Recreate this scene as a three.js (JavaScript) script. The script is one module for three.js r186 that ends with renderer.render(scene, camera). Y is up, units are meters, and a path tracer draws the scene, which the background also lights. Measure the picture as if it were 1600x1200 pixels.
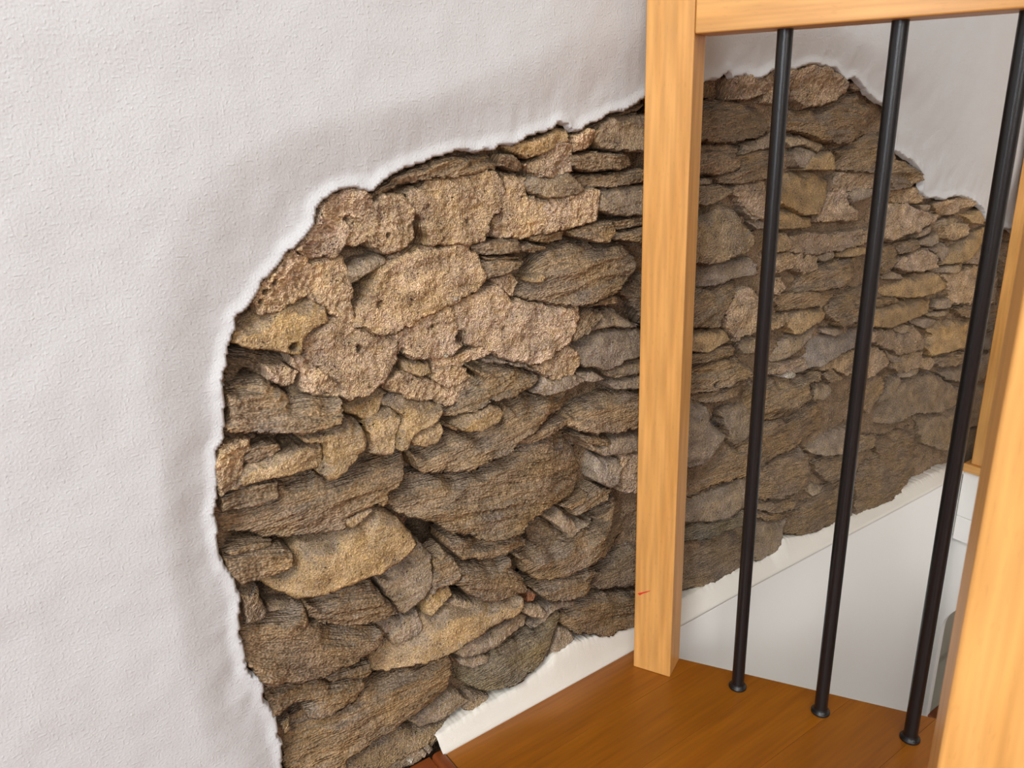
import * as THREE from 'three';
import { RoundedBoxGeometry } from 'three/addons/geometries/RoundedBoxGeometry.js';
import { mergeGeometries } from 'three/addons/utils/BufferGeometryUtils.js';
import { RectAreaLightUniformsLib } from 'three/addons/lights/RectAreaLightUniformsLib.js';

// The world's axes: x runs along the stone wall to the right, y is up, z comes out of the wall into the room. Metres.
// ---------------------------------------------------------------- camera, sky, daylight, exposure
const scene = new THREE.Scene();
const camera = new THREE.PerspectiveCamera(52.0, 4 / 3, 0.02, 60);
camera.up.set(0.21757, 0.94433, -0.24674);
camera.position.set(0, 0.85, 0.777);
camera.lookAt(0.54357, 0.85 - 0.32720, 0.777 - 0.77297);
camera.focus = 1.2;
camera.userData.fStop = 12;
scene.add(camera);
scene.background = new THREE.Color(0.62, 0.78, 1.0);
const renderer = new THREE.WebGLRenderer({ antialias: true });
renderer.toneMapping = THREE.LinearToneMapping;
renderer.toneMappingExposure = 0.81;
renderer.shadowMap.enabled = true;
RectAreaLightUniformsLib.init();
function daylight(name, w, h, at, to, color, intensity) {   // area light at a window: sky light, plus fill at the added ones
  const l = new THREE.RectAreaLight(color, intensity, w, h);
  l.name = name; l.position.set(...at); l.lookAt(...to); scene.add(l);
}
daylight('skylight_daylight', 1.45, 1.45, [-1.6, 3.46, 2.0], [-1.6, 0, 2.0], new THREE.Color(1.0, 0.985, 0.965), 22);
daylight('window_and_fill_light', 1.2, 1.3, [-2.46, 1.50, 1.9], [0, 1.2, 1.4], new THREE.Color(0.88, 0.945, 1.0), 13);
daylight('window_and_fill_light', 0.75, 0.95, [1.45, -0.85, 3.86], [1.4, -0.6, 0], new THREE.Color(1.0, 0.965, 0.91), 13);  // added fill that brightens the white stairwell panel from below the landing
daylight('window_and_fill_light', 1.3, 1.2, [-1.0, 1.85, 3.86], [0, 1.0, 0], new THREE.Color(1.0, 0.98, 0.955), 11);  // added fill that evens the light along the stone wall

// ---------------------------------------------------------------- helpers
let seed = 7;
const rnd = () => { seed = (seed + 0x6d2b79f5) | 0; let t = Math.imul(seed ^ (seed >>> 15), 1 | seed); t = (t + Math.imul(t ^ (t >>> 7), 61 | t)) ^ t; return ((t ^ (t >>> 14)) >>> 0) / 4294967296; };
const PERM = new Uint8Array(512);
{ const p = [...Array(256).keys()]; for (let i = 255; i > 0; i--) { const j = Math.floor(rnd() * (i + 1)); [p[i], p[j]] = [p[j], p[i]]; } for (let i = 0; i < 512; i++) PERM[i] = p[i & 255]; }
const GX = [], GY = []; for (let i = 0; i < 256; i++) { const a = (i / 256) * Math.PI * 2; GX.push(Math.cos(a)); GY.push(Math.sin(a)); }
// gradient noise, about -1..1; with periods px, py it repeats
function pn(x, y, px = 256, py = 256) {
  let ix = Math.floor(x), iy = Math.floor(y); const fx = x - ix, fy = y - iy;
  const m = (a, n) => ((a % n) + n) % n;
  const x0 = m(ix, px) & 255, x1 = m(ix + 1, px) & 255, y0 = m(iy, py) & 255, y1 = m(iy + 1, py) & 255;
  const u = fx * fx * fx * (fx * (fx * 6 - 15) + 10), v = fy * fy * fy * (fy * (fy * 6 - 15) + 10);
  const g = (a, b, dx, dy) => { const h = PERM[PERM[a] + b]; return GX[h] * dx + GY[h] * dy; };
  const a = g(x0, y0, fx, fy), b = g(x1, y0, fx - 1, fy), c = g(x0, y1, fx, fy - 1), d = g(x1, y1, fx - 1, fy - 1);
  return 1.5 * (a + (b - a) * u + (c - a) * v + (a - b - c + d) * u * v);
}
const lerp = (a, b, t) => a + (b - a) * t, clamp = (x, a = 0, b = 1) => Math.min(b, Math.max(a, x)), smooth = (x, a, b) => { const t = clamp((x - a) / (b - a)); return t * t * (3 - 2 * t); };
const taken = {};
function numbered(name) { const n = taken[name] = (taken[name] ?? -1) + 1; return n ? `${name}_${String(n).padStart(3, '0')}` : name; }
function tag(o, label, category, group, kind) { if (label) o.userData.label = label; if (category) o.userData.category = category; if (group) o.userData.group = group; if (kind) o.userData.kind = kind; return o; }
function mesh(name, geometry, material, parent = scene) {
  const m = new THREE.Mesh(geometry, material); m.name = parent === scene ? numbered(name) : name; m.castShadow = m.receiveShadow = true; parent.add(m);
  if (parent !== scene) { const same = parent.children.filter((c) => c !== m && c.name.replace(/_\d{3}$/, '') === name).length; if (same) m.name = `${name}_${String(same).padStart(3, '0')}`; }
  return m;
}
function thing(name, at, label, category, kind) { const g = new THREE.Group(); g.name = numbered(name); g.position.set(...at); scene.add(g); return tag(g, label, category, undefined, kind); }

// ---------------------------------------------------------------- computed textures
function texture(size, make, srgb) {
  const data = new Uint8Array(size * size * 4);
  for (let y = 0; y < size; y++) for (let x = 0; x < size; x++) {
    const c = make(x / size, y / size), o = (y * size + x) * 4;
    if (typeof c === 'number') data[o] = data[o + 1] = data[o + 2] = clamp(c) * 255; else { data[o] = clamp(c[0]) * 255; data[o + 1] = clamp(c[1]) * 255; data[o + 2] = clamp(c[2]) * 255; }
    data[o + 3] = 255;
  }
  const t = new THREE.DataTexture(data, size, size);
  t.wrapS = t.wrapT = THREE.RepeatWrapping; t.magFilter = THREE.LinearFilter; t.minFilter = THREE.LinearMipmapLinearFilter; t.generateMipmaps = true;
  if (srgb) t.colorSpace = THREE.SRGBColorSpace;
  t.needsUpdate = true;
  return t;
}
const rep = (t, metres) => { t.repeat.set(1 / metres, 1 / metres); return t; };   // uv are metres everywhere
// schist: thin layers along u
const layered = (u, v) => {
  const w = 0.5 * pn(u * 3, v * 5, 3, 5) + 0.2 * pn(u * 8, v * 12, 8, 12);
  const a = pn(u * 4, v * 26 + w, 4, 26), b = pn(u * 9, v * 62 + w * 2, 9, 62), c = pn(u * 24, v * 128 + w * 2, 24, 128);
  return { r: 0.4 * (1 - Math.abs(a) * 1.6) + 0.4 * (1 - Math.abs(b) * 1.6) + 0.25 * c, g: pn(u * 80, v * 110, 80, 110), c };
};
const schistBump = rep(texture(1024, (u, v) => { const l = layered(u, v); return 0.32 + 0.5 * l.r + 0.16 * l.g; }), 0.24);
const schistColor = rep(texture(1024, (u, v) => {
  const l = layered(u, v), t = pn(u * 3 + 5, v * 5, 3, 5), s = 0.70 + 0.26 * (l.r - 0.4) + 0.19 * l.g, gl = 0.3 * smooth(pn(u * 120, v * 150, 120, 150), 0.5, 0.8);
  return [s * (1.0 + 0.05 * t) + gl, s * (0.98 + 0.02 * t) + gl * 0.92, s * (0.95 - 0.08 * t) + gl * 0.75];
}, true), 0.24);
// grainy lime mortar and crusted faces
const crumbs = (u, v) => {
  const a = pn(u * 9, v * 9, 9, 9), b = pn(u * 24 + 3, v * 24, 24, 24), c = pn(u * 58, v * 58, 58, 58), d = pn(u * 128, v * 128, 128, 128);
  return { h: 0.34 * a + 0.42 * (1 - 2 * Math.abs(b)) * 0.6 + 0.36 * (1 - 2 * Math.abs(c)) * 0.6 + 0.2 * d, c, d, a, b };
};
const mortarBump = rep(texture(1024, (u, v) => 0.42 + 0.5 * crumbs(u, v).h), 0.2);
const mortarColor = rep(texture(1024, (u, v) => {
  const k = crumbs(u, v), s = 0.76 + 0.1 * k.a + 0.16 * k.d + 0.14 * k.c - 0.3 * smooth(-k.h, 0.12, 0.4), gl = 0.22 * smooth(k.d, 0.45, 0.75);
  return [s + gl, s * 0.98 + gl, s * (0.95 - 0.06 * k.b) + gl];
}, true), 0.2);
// rolled wall paint
const plasterBump = rep(texture(1024, (u, v) => {
  const a = pn(u * 14, v * 14, 14, 14), b = pn(u * 52 + 2, v * 52, 52, 52), c = pn(u * 100, v * 100, 100, 100), n = pn(u * 37, v * 37 + 9, 37, 37);
  return 0.42 + 0.1 * a + 0.2 * b + 0.1 * c + 0.34 * smooth(n, 0.35, 0.75);
}), 0.13);
// beech: the grain runs along u
const grain = (u, v) => {
  const w = pn(u * 2, v * 3, 2, 3), r = pn(u * 2 + w * 0.3, v * 26 + w * 1.6, 2, 26), f = pn(u * 5, v * 90, 5, 90), p = pn(u * 34, v * 200, 34, 200);
  return { w, r, f, p };
};
const beech = rep(texture(1024, (u, v) => {
  const k = grain(u, v), s = 0.88 + 0.03 * k.w + 0.045 * k.r + 0.06 * k.f - 0.025 * smooth(k.p, 0.4, 0.7);
  return [s * 1.04, s * (0.99 + 0.02 * k.r), s * (0.93 + 0.05 * k.r)];
}, true), 0.45);
const beechBump = rep(texture(512, (u, v) => { const k = grain(u, v); return 0.5 + 0.2 * k.f - 0.12 * smooth(k.p, 0.4, 0.7); }), 0.45);
const speckle = rep(texture(512, (u, v) => 0.5 + 0.3 * pn(u * 60, v * 60, 60, 60) + 0.2 * pn(u * 128, v * 128, 128, 128)), 0.06);

// ---------------------------------------------------------------- materials
const std = (o) => new THREE.MeshStandardMaterial(o);
const M = {
  schist: std({ name: 'schist', vertexColors: true, map: schistColor, bumpMap: schistBump, bumpScale: 0.0048, roughness: 0.5 }),
  crust: std({ name: 'crusted_stone', vertexColors: true, map: mortarColor, bumpMap: mortarBump, bumpScale: 0.0065, roughness: 0.6 }),
  smooth: std({ name: 'smooth_stone', vertexColors: true, map: mortarColor, bumpMap: mortarBump, bumpScale: 0.003, roughness: 0.5 }),
  mortar: std({ name: 'mortar', color: new THREE.Color(0.46, 0.325, 0.205), map: mortarColor, bumpMap: mortarBump, bumpScale: 0.007, roughness: 0.95 }),
  plaster: std({ name: 'white_plaster', color: new THREE.Color(0.585, 0.597, 0.605), bumpMap: plasterBump, bumpScale: 0.0006, roughness: 0.8 }),
  paint: new THREE.MeshPhysicalMaterial({ name: 'white_gloss_paint', color: new THREE.Color(0.88, 0.865, 0.835), roughness: 0.38, specularIntensity: 0.8 }),
  trim: std({ name: 'white_trim', color: new THREE.Color(0.72, 0.69, 0.62), bumpMap: mortarBump, bumpScale: 0.0005, roughness: 0.7 }),
  oak: new THREE.MeshPhysicalMaterial({ name: 'light_beech', color: new THREE.Color(0.83, 0.47, 0.16), map: beech, bumpMap: beechBump, bumpScale: 0.0001, roughness: 0.36, specularIntensity: 0.75 }),
  floor: new THREE.MeshPhysicalMaterial({ name: 'orange_floor', color: new THREE.Color(0.32, 0.112, 0.004), map: beech, bumpMap: beechBump, bumpScale: 0.0001, roughness: 0.36, clearcoat: 0.25, clearcoatRoughness: 0.25 }),
  red: new THREE.MeshPhysicalMaterial({ name: 'reddish_wood', color: new THREE.Color(0.23, 0.062, 0.014), map: beech, bumpMap: beechBump, bumpScale: 0.0002, roughness: 0.4 }),
  black: new THREE.MeshPhysicalMaterial({ name: 'black_painted_steel', color: new THREE.Color(0.008, 0.008, 0.009), bumpMap: speckle, bumpScale: 0.00015, roughness: 0.25, specularIntensity: 1 }),
  pen: std({ name: 'red_ink', color: new THREE.Color(0.65, 0.03, 0.02), roughness: 0.6 }),
  room: std({ name: 'room_white', color: new THREE.Color(0.56, 0.54, 0.51), roughness: 0.9 }),
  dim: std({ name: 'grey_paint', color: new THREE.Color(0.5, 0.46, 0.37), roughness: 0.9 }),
  glass: new THREE.MeshPhysicalMaterial({ name: 'window_glass', color: 0xffffff, transmission: 1, thickness: 0, roughness: 0.0 }),
};

// ---------------------------------------------------------------- outlines on the wall
const points = (text) => text.trim().split(/\s+/).map((p) => p.split(',').map((n) => Number(n) / 1000));
function ragged(poly, step, amount, scale, closed = true) {   // break the straight edges of an outline
  const out = [], n = poly.length, ox = rnd() * 90, oy = rnd() * 90;
  for (let i = 0; i < (closed ? n : n - 1); i++) {
    const [ax, ay] = poly[i], [bx, by] = poly[(i + 1) % n], L = Math.hypot(bx - ax, by - ay), k = Math.max(1, Math.round(L / step));
    for (let j = 0; j < k; j++) {
      const x = lerp(ax, bx, j / k), y = lerp(ay, by, j / k), nx = (by - ay) / (L || 1), ny = -(bx - ax) / (L || 1);
      const d = amount * (pn(x / scale + ox, y / scale + oy) + 0.6 * pn(x / scale * 2.7 + oy, y / scale * 2.7 + ox));
      out.push([x + nx * d, y + ny * d]);
    }
  }
  return out;
}
class Outline {    // signed distance (inside > 0) and the nearest point of a closed outline
  constructor(p) {
    this.p = p; this.n = p.length;
    this.x0 = Math.min(...p.map((q) => q[0])); this.x1 = Math.max(...p.map((q) => q[0])); this.y0 = Math.min(...p.map((q) => q[1])); this.y1 = Math.max(...p.map((q) => q[1]));
  }
  at(x, y) {
    let best = 1e9, inside = false, qx = 0, qy = 0; const p = this.p;
    for (let i = 0, j = this.n - 1; i < this.n; j = i++) {
      const ax = p[j][0], ay = p[j][1], bx = p[i][0] - ax, by = p[i][1] - ay, t = clamp(((x - ax) * bx + (y - ay) * by) / (bx * bx + by * by + 1e-12)), cx = ax + bx * t, cy = ay + by * t, d = (x - cx) ** 2 + (y - cy) ** 2;
      if (d < best) { best = d; qx = cx; qy = cy; }
      if ((p[i][1] > y) !== (ay > y) && x < (bx * (y - p[i][1])) / by + p[i][0]) inside = !inside;
    }
    best = Math.sqrt(best);
    return { d: inside ? best : -best, qx, qy };
  }
}
// A relief on a grid: where keep() says so, cells stay; vertices just outside the outline move onto it and drop back to zBack.
function relief(xs, ys, sample, outline, flip, zBack, uv, color) {
  const W = xs.length, Hh = ys.length, s = new Array(W * Hh), index = new Int32Array(W * Hh).fill(-1), pos = [], uvs = [], cols = [], tri = [];
  for (let j = 0; j < Hh; j++) for (let i = 0; i < W; i++) { const q = outline ? outline(xs[i], ys[j]) : { d: 1 }; if (flip) q.d = -q.d; s[j * W + i] = q; }
  const put = (k, i, j) => {
    if (index[k] >= 0) return index[k];
    const q = s[k]; let x = xs[i], y = ys[j], z;
    if (q.d <= 0) { x = q.qx; y = q.qy; z = zBack; } else z = sample(x, y, q.d, q);
    pos.push(x, y, z); const [u, v] = uv ? uv(x, y) : [x, y]; uvs.push(u + 0.6 * z, v - 0.8 * z); if (color) cols.push(...color(x, y, q.d));
    return (index[k] = pos.length / 3 - 1);
  };
  for (let j = 0; j < Hh - 1; j++) for (let i = 0; i < W - 1; i++) {
    const k = [j * W + i, j * W + i + 1, (j + 1) * W + i + 1, (j + 1) * W + i];
    if (!k.some((n) => s[n].d > 0)) continue;
    const a = put(k[0], i, j), b = put(k[1], i + 1, j), c = put(k[2], i + 1, j + 1), d = put(k[3], i, j + 1);
    if ((i + j) & 1) tri.push(a, b, c, a, c, d); else tri.push(a, b, d, b, c, d);
  }
  const g = new THREE.BufferGeometry();
  g.setAttribute('position', new THREE.Float32BufferAttribute(pos, 3)); g.setAttribute('uv', new THREE.Float32BufferAttribute(uvs, 2));
  if (color) g.setAttribute('color', new THREE.Float32BufferAttribute(cols, 3));
  g.setIndex(tri); g.computeVertexNormals();
  return g;
}
const range = (a, b, step) => { const n = Math.max(1, Math.round((b - a) / step)); return Array.from({ length: n + 1 }, (_, i) => a + ((b - a) * i) / n); };

// ---------------------------------------------------------------- the wall: plaster with a hole, stones and mortar behind it
const wall = thing('wall_back', [0, 0, 0], 'white plastered wall with a ragged opening that shows old rubble stonework', undefined, 'structure');
const HOLE = points('193,95 197,148 196,170 187,217 187,236 173,260 171,290 172,311 180,343 180,357 176,373 167,397 167,415 167,443 168,461 173,482 178,503 179,528 187,542 195,566 195,594 199,614 206,635 216,647 223,665 240,682 252,694 265,704 284,722 298,734 313,746 318,764 327,771 342,777 357,780 369,776 381,776 397,784 423,793 443,800 457,805 481,807 511,809 541,810 547,814 570,814 585,819 611,825 627,826 637,832 651,833 659,823 672,823 696,834 723,843 745,845 783,858 839,872 910,880 926,881 936,886 947,892 956,882 976,887 1005,882 1021,882 1038,892 1058,896 1094,894 1117,900 1146,903 1175,900 1205,892 1230,881 1257,880 1289,864 1298,856 1331,845 1365,834 1389,819 1399,788 1406,760 1429,751 1462,739 1492,725 1504,713 1509,694 1510,682 1529,668 1559,661 1603,658 1665,659 1712,650 1732,638 1770,621 1794,600 1845,584 1922,559 2048,518 2170,473 2363,24 2050,0 2050,-60 360,-60');
const HALO = points('114,165 109,209 107,270 107,336 108,398 109,456 117,517 122,563 122,609 123,646 130,682 143,715 161,748 187,780 210,803 243,824 282,840 335,851 392,860 462,873 529,892 601,919 678,942 751,957 867,964 998,966 1150,964 1335,922 1521,849 1752,749 2021,667 2300,550 2300,-100 270,-100');
const hole = new Outline(ragged(ragged(HOLE, 0.006, 0.0032, 0.03), 0.002, 0.0011, 0.006)), halo = new Outline(HALO), plainHole = new Outline(HOLE), nearEdge = (x, y) => 1 - smooth(plainHole.at(x, y).d, 0, 0.035);
{
  const xs = [...range(-2.4, -0.2, 0.07), ...range(-0.2, 1.0, 0.0028).slice(1), ...range(1.0, 2.1, 0.004).slice(1), ...range(2.1, 2.6, 0.05).slice(1)];
  const ys = [...range(-0.02, 1.06, 0.0028), ...range(1.06, 3.4, 0.07).slice(1)];
  const face = 0.002;
  const z = (x, y, d) => {
    const near = smooth(x, -0.2, -0.1) * (1 - smooth(x, 1.98, 2.08)) * (1 - smooth(y, 0.98, 1.05));
    let zz = face;
    const h = halo.at(x, y).d;
    if (h > 0) {
      const t = d / (d + h + 1e-6);
      zz = lerp(lerp(-0.0125, -0.008, 1 - smooth(d, 0, 0.016)), face, smooth(t, 0.05, 1.0) * 0.8 + 0.2 * t);
      zz -= 0.0015 * (1 - smooth(d, 0, 0.003));
      zz += 0.0014 * near * pn(x * 24, y * 24 + 7) * (1 - t) + 0.0007 * pn(x * 60, y * 45) * (1 - t);
    }
    return zz + near * (0.0016 * pn(x * 9 + 3, y * 9) + 0.0006 * pn(x * 31, y * 31 + 4));
  };
  mesh('plaster', relief(xs, ys, z, (x, y) => (x > 0.05 && x < 2.3 && y < 1.0 ? hole.at(x, y) : { d: -1 }), true, -0.019), M.plaster, wall);
}
{
  // deep gaps between the stones: centre and radius
  const gaps = [[0.220, 0.619, 0.007], [0.224, 0.600, 0.007], [0.270, 0.503, 0.009], [0.360, 0.518, 0.008], [0.457, 0.318, 0.023], [0.434, 0.338, 0.014], [0.414, 0.388, 0.010], [0.379, 0.658, 0.008], [0.501, 0.581, 0.008], [0.978, 0.880, 0.017], [0.817, 0.847, 0.012], [0.478, 0.214, 0.011], [0.346, 0.160, 0.010], [0.214, 0.329, 0.008], [0.206, 0.324, 0.006], [0.235, 0.139, 0.009], [1.007, 0.338, 0.014], [0.800, 0.608, 0.010], [0.508, 0.223, 0.009], [0.598, 0.197, 0.010], [0.338, 0.348, 0.007], [0.525, 0.232, 0.007], [0.396, 0.182, 0.006], [0.239, 0.260, 0.006], [0.404, 0.787, 0.006], [0.508, 0.660, 0.006], [0.613, 0.070, 0.007]];
  const z = (x, y) => {
    let zz = lerp(-0.058, -0.040, smooth(x, 0.75, 0.95)) + 0.007 * pn(x * 30, y * 42) + 0.004 * pn(x * 80, y * 90) + 0.002 * pn(x * 200, y * 200);
    zz = Math.max(zz, lerp(zz, -0.03, y > 0.12 ? nearEdge(x, y) : 0));
    for (const [gx, gy, r] of gaps) { const d = Math.hypot(x - gx, y - gy); if (d < r * 2) zz -= 0.09 * (1 - smooth(d, r * 0.6, r * 1.9)); }
    return zz;
  };
  mesh('mortar', relief(range(0.1, 2.2, 0.005), range(-0.08, 0.95, 0.005), z), M.mortar, wall);
}
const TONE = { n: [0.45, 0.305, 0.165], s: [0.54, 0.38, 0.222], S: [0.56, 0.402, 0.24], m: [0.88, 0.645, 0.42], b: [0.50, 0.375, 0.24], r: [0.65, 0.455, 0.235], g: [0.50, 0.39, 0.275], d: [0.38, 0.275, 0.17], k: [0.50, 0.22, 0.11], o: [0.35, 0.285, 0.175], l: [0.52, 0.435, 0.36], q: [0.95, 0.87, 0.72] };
const PITS = [[0.4838, 0.5904, 0.0056], [0.4878, 0.5938, 0.0037], [0.4381, 0.5713, 0.0045], [0.4058, 0.5891, 0.0034], [0.5530, 0.5890, 0.0030], [0.3515, 0.6024, 0.0040], [0.2752, 0.6213, 0.0043], [0.3802, 0.6494, 0.0024], [0.3557, 0.7462, 0.0030], [0.3972, 0.7251, 0.0024], [0.2652, 0.6922, 0.0027], [0.2539, 0.6838, 0.0027], [0.2473, 0.6748, 0.0026], [0.5056, 0.7293, 0.0027], [0.9630, 0.4194, 0.0049], [1.1786, 0.5982, 0.0055]];   // small holes in the crust
const Z0 = -0.022;
const cxOf = (p) => p.reduce((s, q) => s + q[0], 0) / p.length;
function stone(kind, proud, text) {
  const raw = points(text), n = raw.length;
  let cx = 0, cy = 0; for (const [x, y] of raw) { cx += x / n; cy += y / n; }
  let sxx = 0, syy = 0, sxy = 0; for (const [x, y] of raw) { sxx += (x - cx) ** 2; syy += (y - cy) ** 2; sxy += (x - cx) * (y - cy); }
  const long = Math.sqrt((sxx + syy + Math.hypot(sxx - syy, 2 * sxy)) / (sxx + syy - Math.hypot(sxx - syy, 2 * sxy) + 1e-9));
  let turn = 0.5 * Math.atan2(2 * sxy, sxx - syy); turn = 0.05 + clamp(turn, -0.6, 0.6) * clamp((long - 1) * 1.5) + (rnd() - 0.5) * 0.12;   // the layers run along the stone
  const ca = Math.cos(turn), sa = Math.sin(turn), along = (x, y) => [(x - cx) * ca + (y - cy) * sa, (y - cy) * ca - (x - cx) * sa];
  const big = Math.max(...raw.map((p) => p[1])) - Math.min(...raw.map((p) => p[1]));
  const rough = kind === 'm' ? 1.0 : kind === 'r' || kind === 'k' ? 0.55 : 0.85;
  const grow = kind === 'm' ? 0.0045 : cxOf(raw) > 0.86 ? 0.0022 : 0.0005, area = raw.reduce((s, [x, y], i) => { const [X, Y] = raw[(i + 1) % n]; return s + x * Y - X * y; }, 0);
  const wide = raw.map(([x, y], i) => { const [ax, ay] = raw[(i + n - 1) % n], [bx, by] = raw[(i + 1) % n], L = Math.hypot(bx - ax, by - ay) + 1e-9, s = (grow * Math.sign(area)) / L; return [x + (by - ay) * s, y - (bx - ax) * s]; });
  const o = new Outline(ragged(wide, 0.004, clamp(big * 0.045, 0.0008, 0.003) * (rough + 0.2), 0.012));
  const plain = new Outline(wide);
  const cell = clamp(Math.sqrt((o.x1 - o.x0) * (o.y1 - o.y0)) / 46, 0.0013, 0.0026);
  const xs = range(o.x0 - cell * 1.6, o.x1 + cell * 1.6, cell), ys = range(o.y0 - cell * 1.6, o.y1 + cell * 1.6, cell);
  const ox = rnd() * 200, oy = rnd() * 200, lean = clamp(big * 0.2, 0.002, 0.016) * (kind === 'm' ? 0.5 : 1), side = (rnd() - 0.5) * 0.05, ledge = clamp(big * (proud >= 6 ? 0.3 : 0.2), 0.0022, proud >= 6 ? 0.026 : 0.016) * (kind === 'm' ? 0.5 : 1), lip = clamp(big * 0.08, 0.001, 0.003);
  const layered = kind === 'S' ? 1.6 : kind === 's' || kind === 'n' ? 1.2 : kind === 'm' ? 0.12 : kind === 'r' ? 0.3 : 0.45, lumpy = kind === 'm' ? 1.25 : 0.55;
  const mid = Z0 + proud / 1000 + (rnd() - 0.5) * 0.003, half = Math.max(big / 2, 0.004);
  const facets = kind === 'm' ? [] : Array.from({ length: 5 }, () => { const a = rnd() * 6.283, k = 0.08 + rnd() * 0.22; return [k * Math.cos(a), k * Math.sin(a) * 1.3, 0.001 + half * k * (0.5 + 0.7 * rnd())]; });   // broken faces
  const z = (x, y, d, q) => {
    const e = plain.at(x, y), pd = Math.max(e.d, 0) + 0.0003, up = e.d > 0 ? (e.qy - y) / (e.d + 1e-6) : 0, [u, v] = along(x, y);
    const chip = clamp(1 + 0.7 * pn(x * 30 + ox, y * 30 + oy), 0.35, 1.8), w = chip * (up > 0 ? lerp(lip * 1.3, ledge, up) : lerp(lip * 1.3, lip, -up)), fall = up > 0 ? lerp(0.6, 1.0, up) : 0.55;
    const t = clamp(pd / w), edge = lerp(1 - Math.sqrt(1 - (1 - t) ** 2), 1 - t, 0.55 * Math.max(0, up));
    let zz = mid - 0.0022 * (1 - smooth(d, 0, 0.0022)) - edge * w * fall * 1.15 - (kind === 'm' ? 0.5 : 1) * lean * ((y - cy) / half) * 0.6 + side * (x - cx);
    const warp = 1.1 * pn(u * 14 + ox, v * 40 + oy);
    const a = pn(u * 11 + ox, v * 150 + warp + oy), b = pn(u * 24 + oy, v * 330 + warp * 2 + ox), steps = pn(u * 7 + ox, v * 62 + warp * 0.6 + ox);
    for (const [fx, fy, fc] of facets) { const f = fx * (x - cx) + fy * (y - cy) - fc; if (f > 0) zz -= f; }
    zz += layered * (0.0022 * (0.5 - Math.abs(a)) * 1.6 + 0.0012 * (0.5 - Math.abs(b)) * 1.6 + 0.0032 * (Math.round(steps * 2.4) / 2.4 * 0.7 + steps * 0.3));
    const l1 = pn(x * 32 + oy, y * 36 + ox), l2 = pn(x * 85 + ox, y * 95 + oy), l3 = pn(x * 210 + ox, y * 210);
    zz += lumpy * (0.0042 * l1 + 0.0026 * (0.55 - Math.abs(l2) * 1.7) + 0.0013 * (0.5 - Math.abs(l3) * 1.6));
    if (cy > 0.12) zz += 0.011 * nearEdge(x, y);   // next to the plaster the stones stand nearly flush with it
    for (const [qx, qy, r] of PITS) { const dd = Math.hypot(x - qx, (y - qy) * 1.2) * (1 + 0.5 * pn(x * 150, y * 150)); if (dd < r * 1.5) zz -= 0.03 * (1 - smooth(dd, r * 0.5, r * 1.1)); }
    return zz;
  };
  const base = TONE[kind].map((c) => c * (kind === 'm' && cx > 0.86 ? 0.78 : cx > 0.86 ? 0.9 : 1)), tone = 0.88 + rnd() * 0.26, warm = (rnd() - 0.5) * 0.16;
  const color = (x, y) => {
    const [u, v] = along(x, y), p = pn(u * 18 + ox, v * 40 + oy), p2 = pn(x * 55 + oy, y * 60 + ox), k = tone * (1 + 0.22 * p + 0.15 * p2), y2 = warm + 0.14 * pn(x * 22 + ox, y * 22 + oy);
    return [base[0] * k * (1 + 0.25 * y2), base[1] * k, base[2] * k * (1 - 0.9 * y2)];
  };
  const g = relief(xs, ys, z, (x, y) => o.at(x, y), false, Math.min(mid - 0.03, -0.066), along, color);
  // dust lies on what faces up
  const nn = g.attributes.normal, pp = g.attributes.position, cc = g.attributes.color;
  for (let i = 0; i < nn.count; i++) {
    const f = 0.62 * smooth(nn.getY(i) + 0.14 * pn(pp.getX(i) * 50, pp.getY(i) * 50), 0.42, 0.8) * (kind === 'm' ? 0.5 : 1);
    if (f > 0) cc.setXYZ(i, lerp(cc.getX(i), 0.36, f), lerp(cc.getY(i), 0.295, f), lerp(cc.getZ(i), 0.235, f));
  }
  const label = { k: 'small terracotta coloured fragment', q: 'pale quartz pebble', o: 'dark mossy stone' }[kind];
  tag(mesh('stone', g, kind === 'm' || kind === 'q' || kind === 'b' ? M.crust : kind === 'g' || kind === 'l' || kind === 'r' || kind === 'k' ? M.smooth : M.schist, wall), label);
}
stone('s', 0, '384,768 397,780 424,792 459,798 463,801 478,806 515,806 546,807 560,795 552,785 522,783 491,780 453,781 443,778 416,777 402,770 388,764');
stone('m', -2, '322,763 334,769 353,779 371,777 381,768 387,754 368,748 355,745 348,722 334,710 316,712 302,712 293,723 318,747');
stone('m', 0, '356,743 367,746 386,750 384,728 362,720 349,719');
stone('m', 6, '387,759 398,767 420,765 431,753 428,736 426,718 415,711 393,709 380,715 378,719');
stone('m', 3, '427,766 455,776 451,778 489,780 550,782 560,766 556,742 540,730 530,714 526,704 500,704 454,711 453,718 451,721 448,736 433,749');
stone('m', 0, '565,779 592,771 594,748 606,745 624,743 622,723 614,705 587,703 564,706 561,727 558,739 563,758');
stone('m', -8, '549,728 560,729 567,710 562,703 548,707');
stone('g', 4, '588,768 604,773 637,772 663,778 692,750 670,745 623,745 601,753 591,760');
stone('m', 2, '625,742 683,745 716,745 713,725 706,711 656,706 621,705 615,722');
stone('g', 0, '718,745 752,751 794,749 832,748 833,709 792,707 741,711 717,721');
stone('r', 0, '550,812 584,815 618,821 639,830 656,829 659,812 646,809 623,800 593,795 569,804');
stone('m', 0, '603,798 641,809 659,807 665,793 665,778 640,772 607,776 594,786 623,794');
stone('s', 4, '551,803 571,802 590,784 580,781 551,789');
stone('m', 0, '667,816 685,822 715,821 707,812 690,805 669,802');
stone('g', 4, '711,834 731,840 788,841 824,841 826,792 789,793 751,795 717,799 706,809');
stone('d', -14, '681,823 708,836 739,845 796,857 804,854 791,844 741,838 725,826 697,821');
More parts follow.
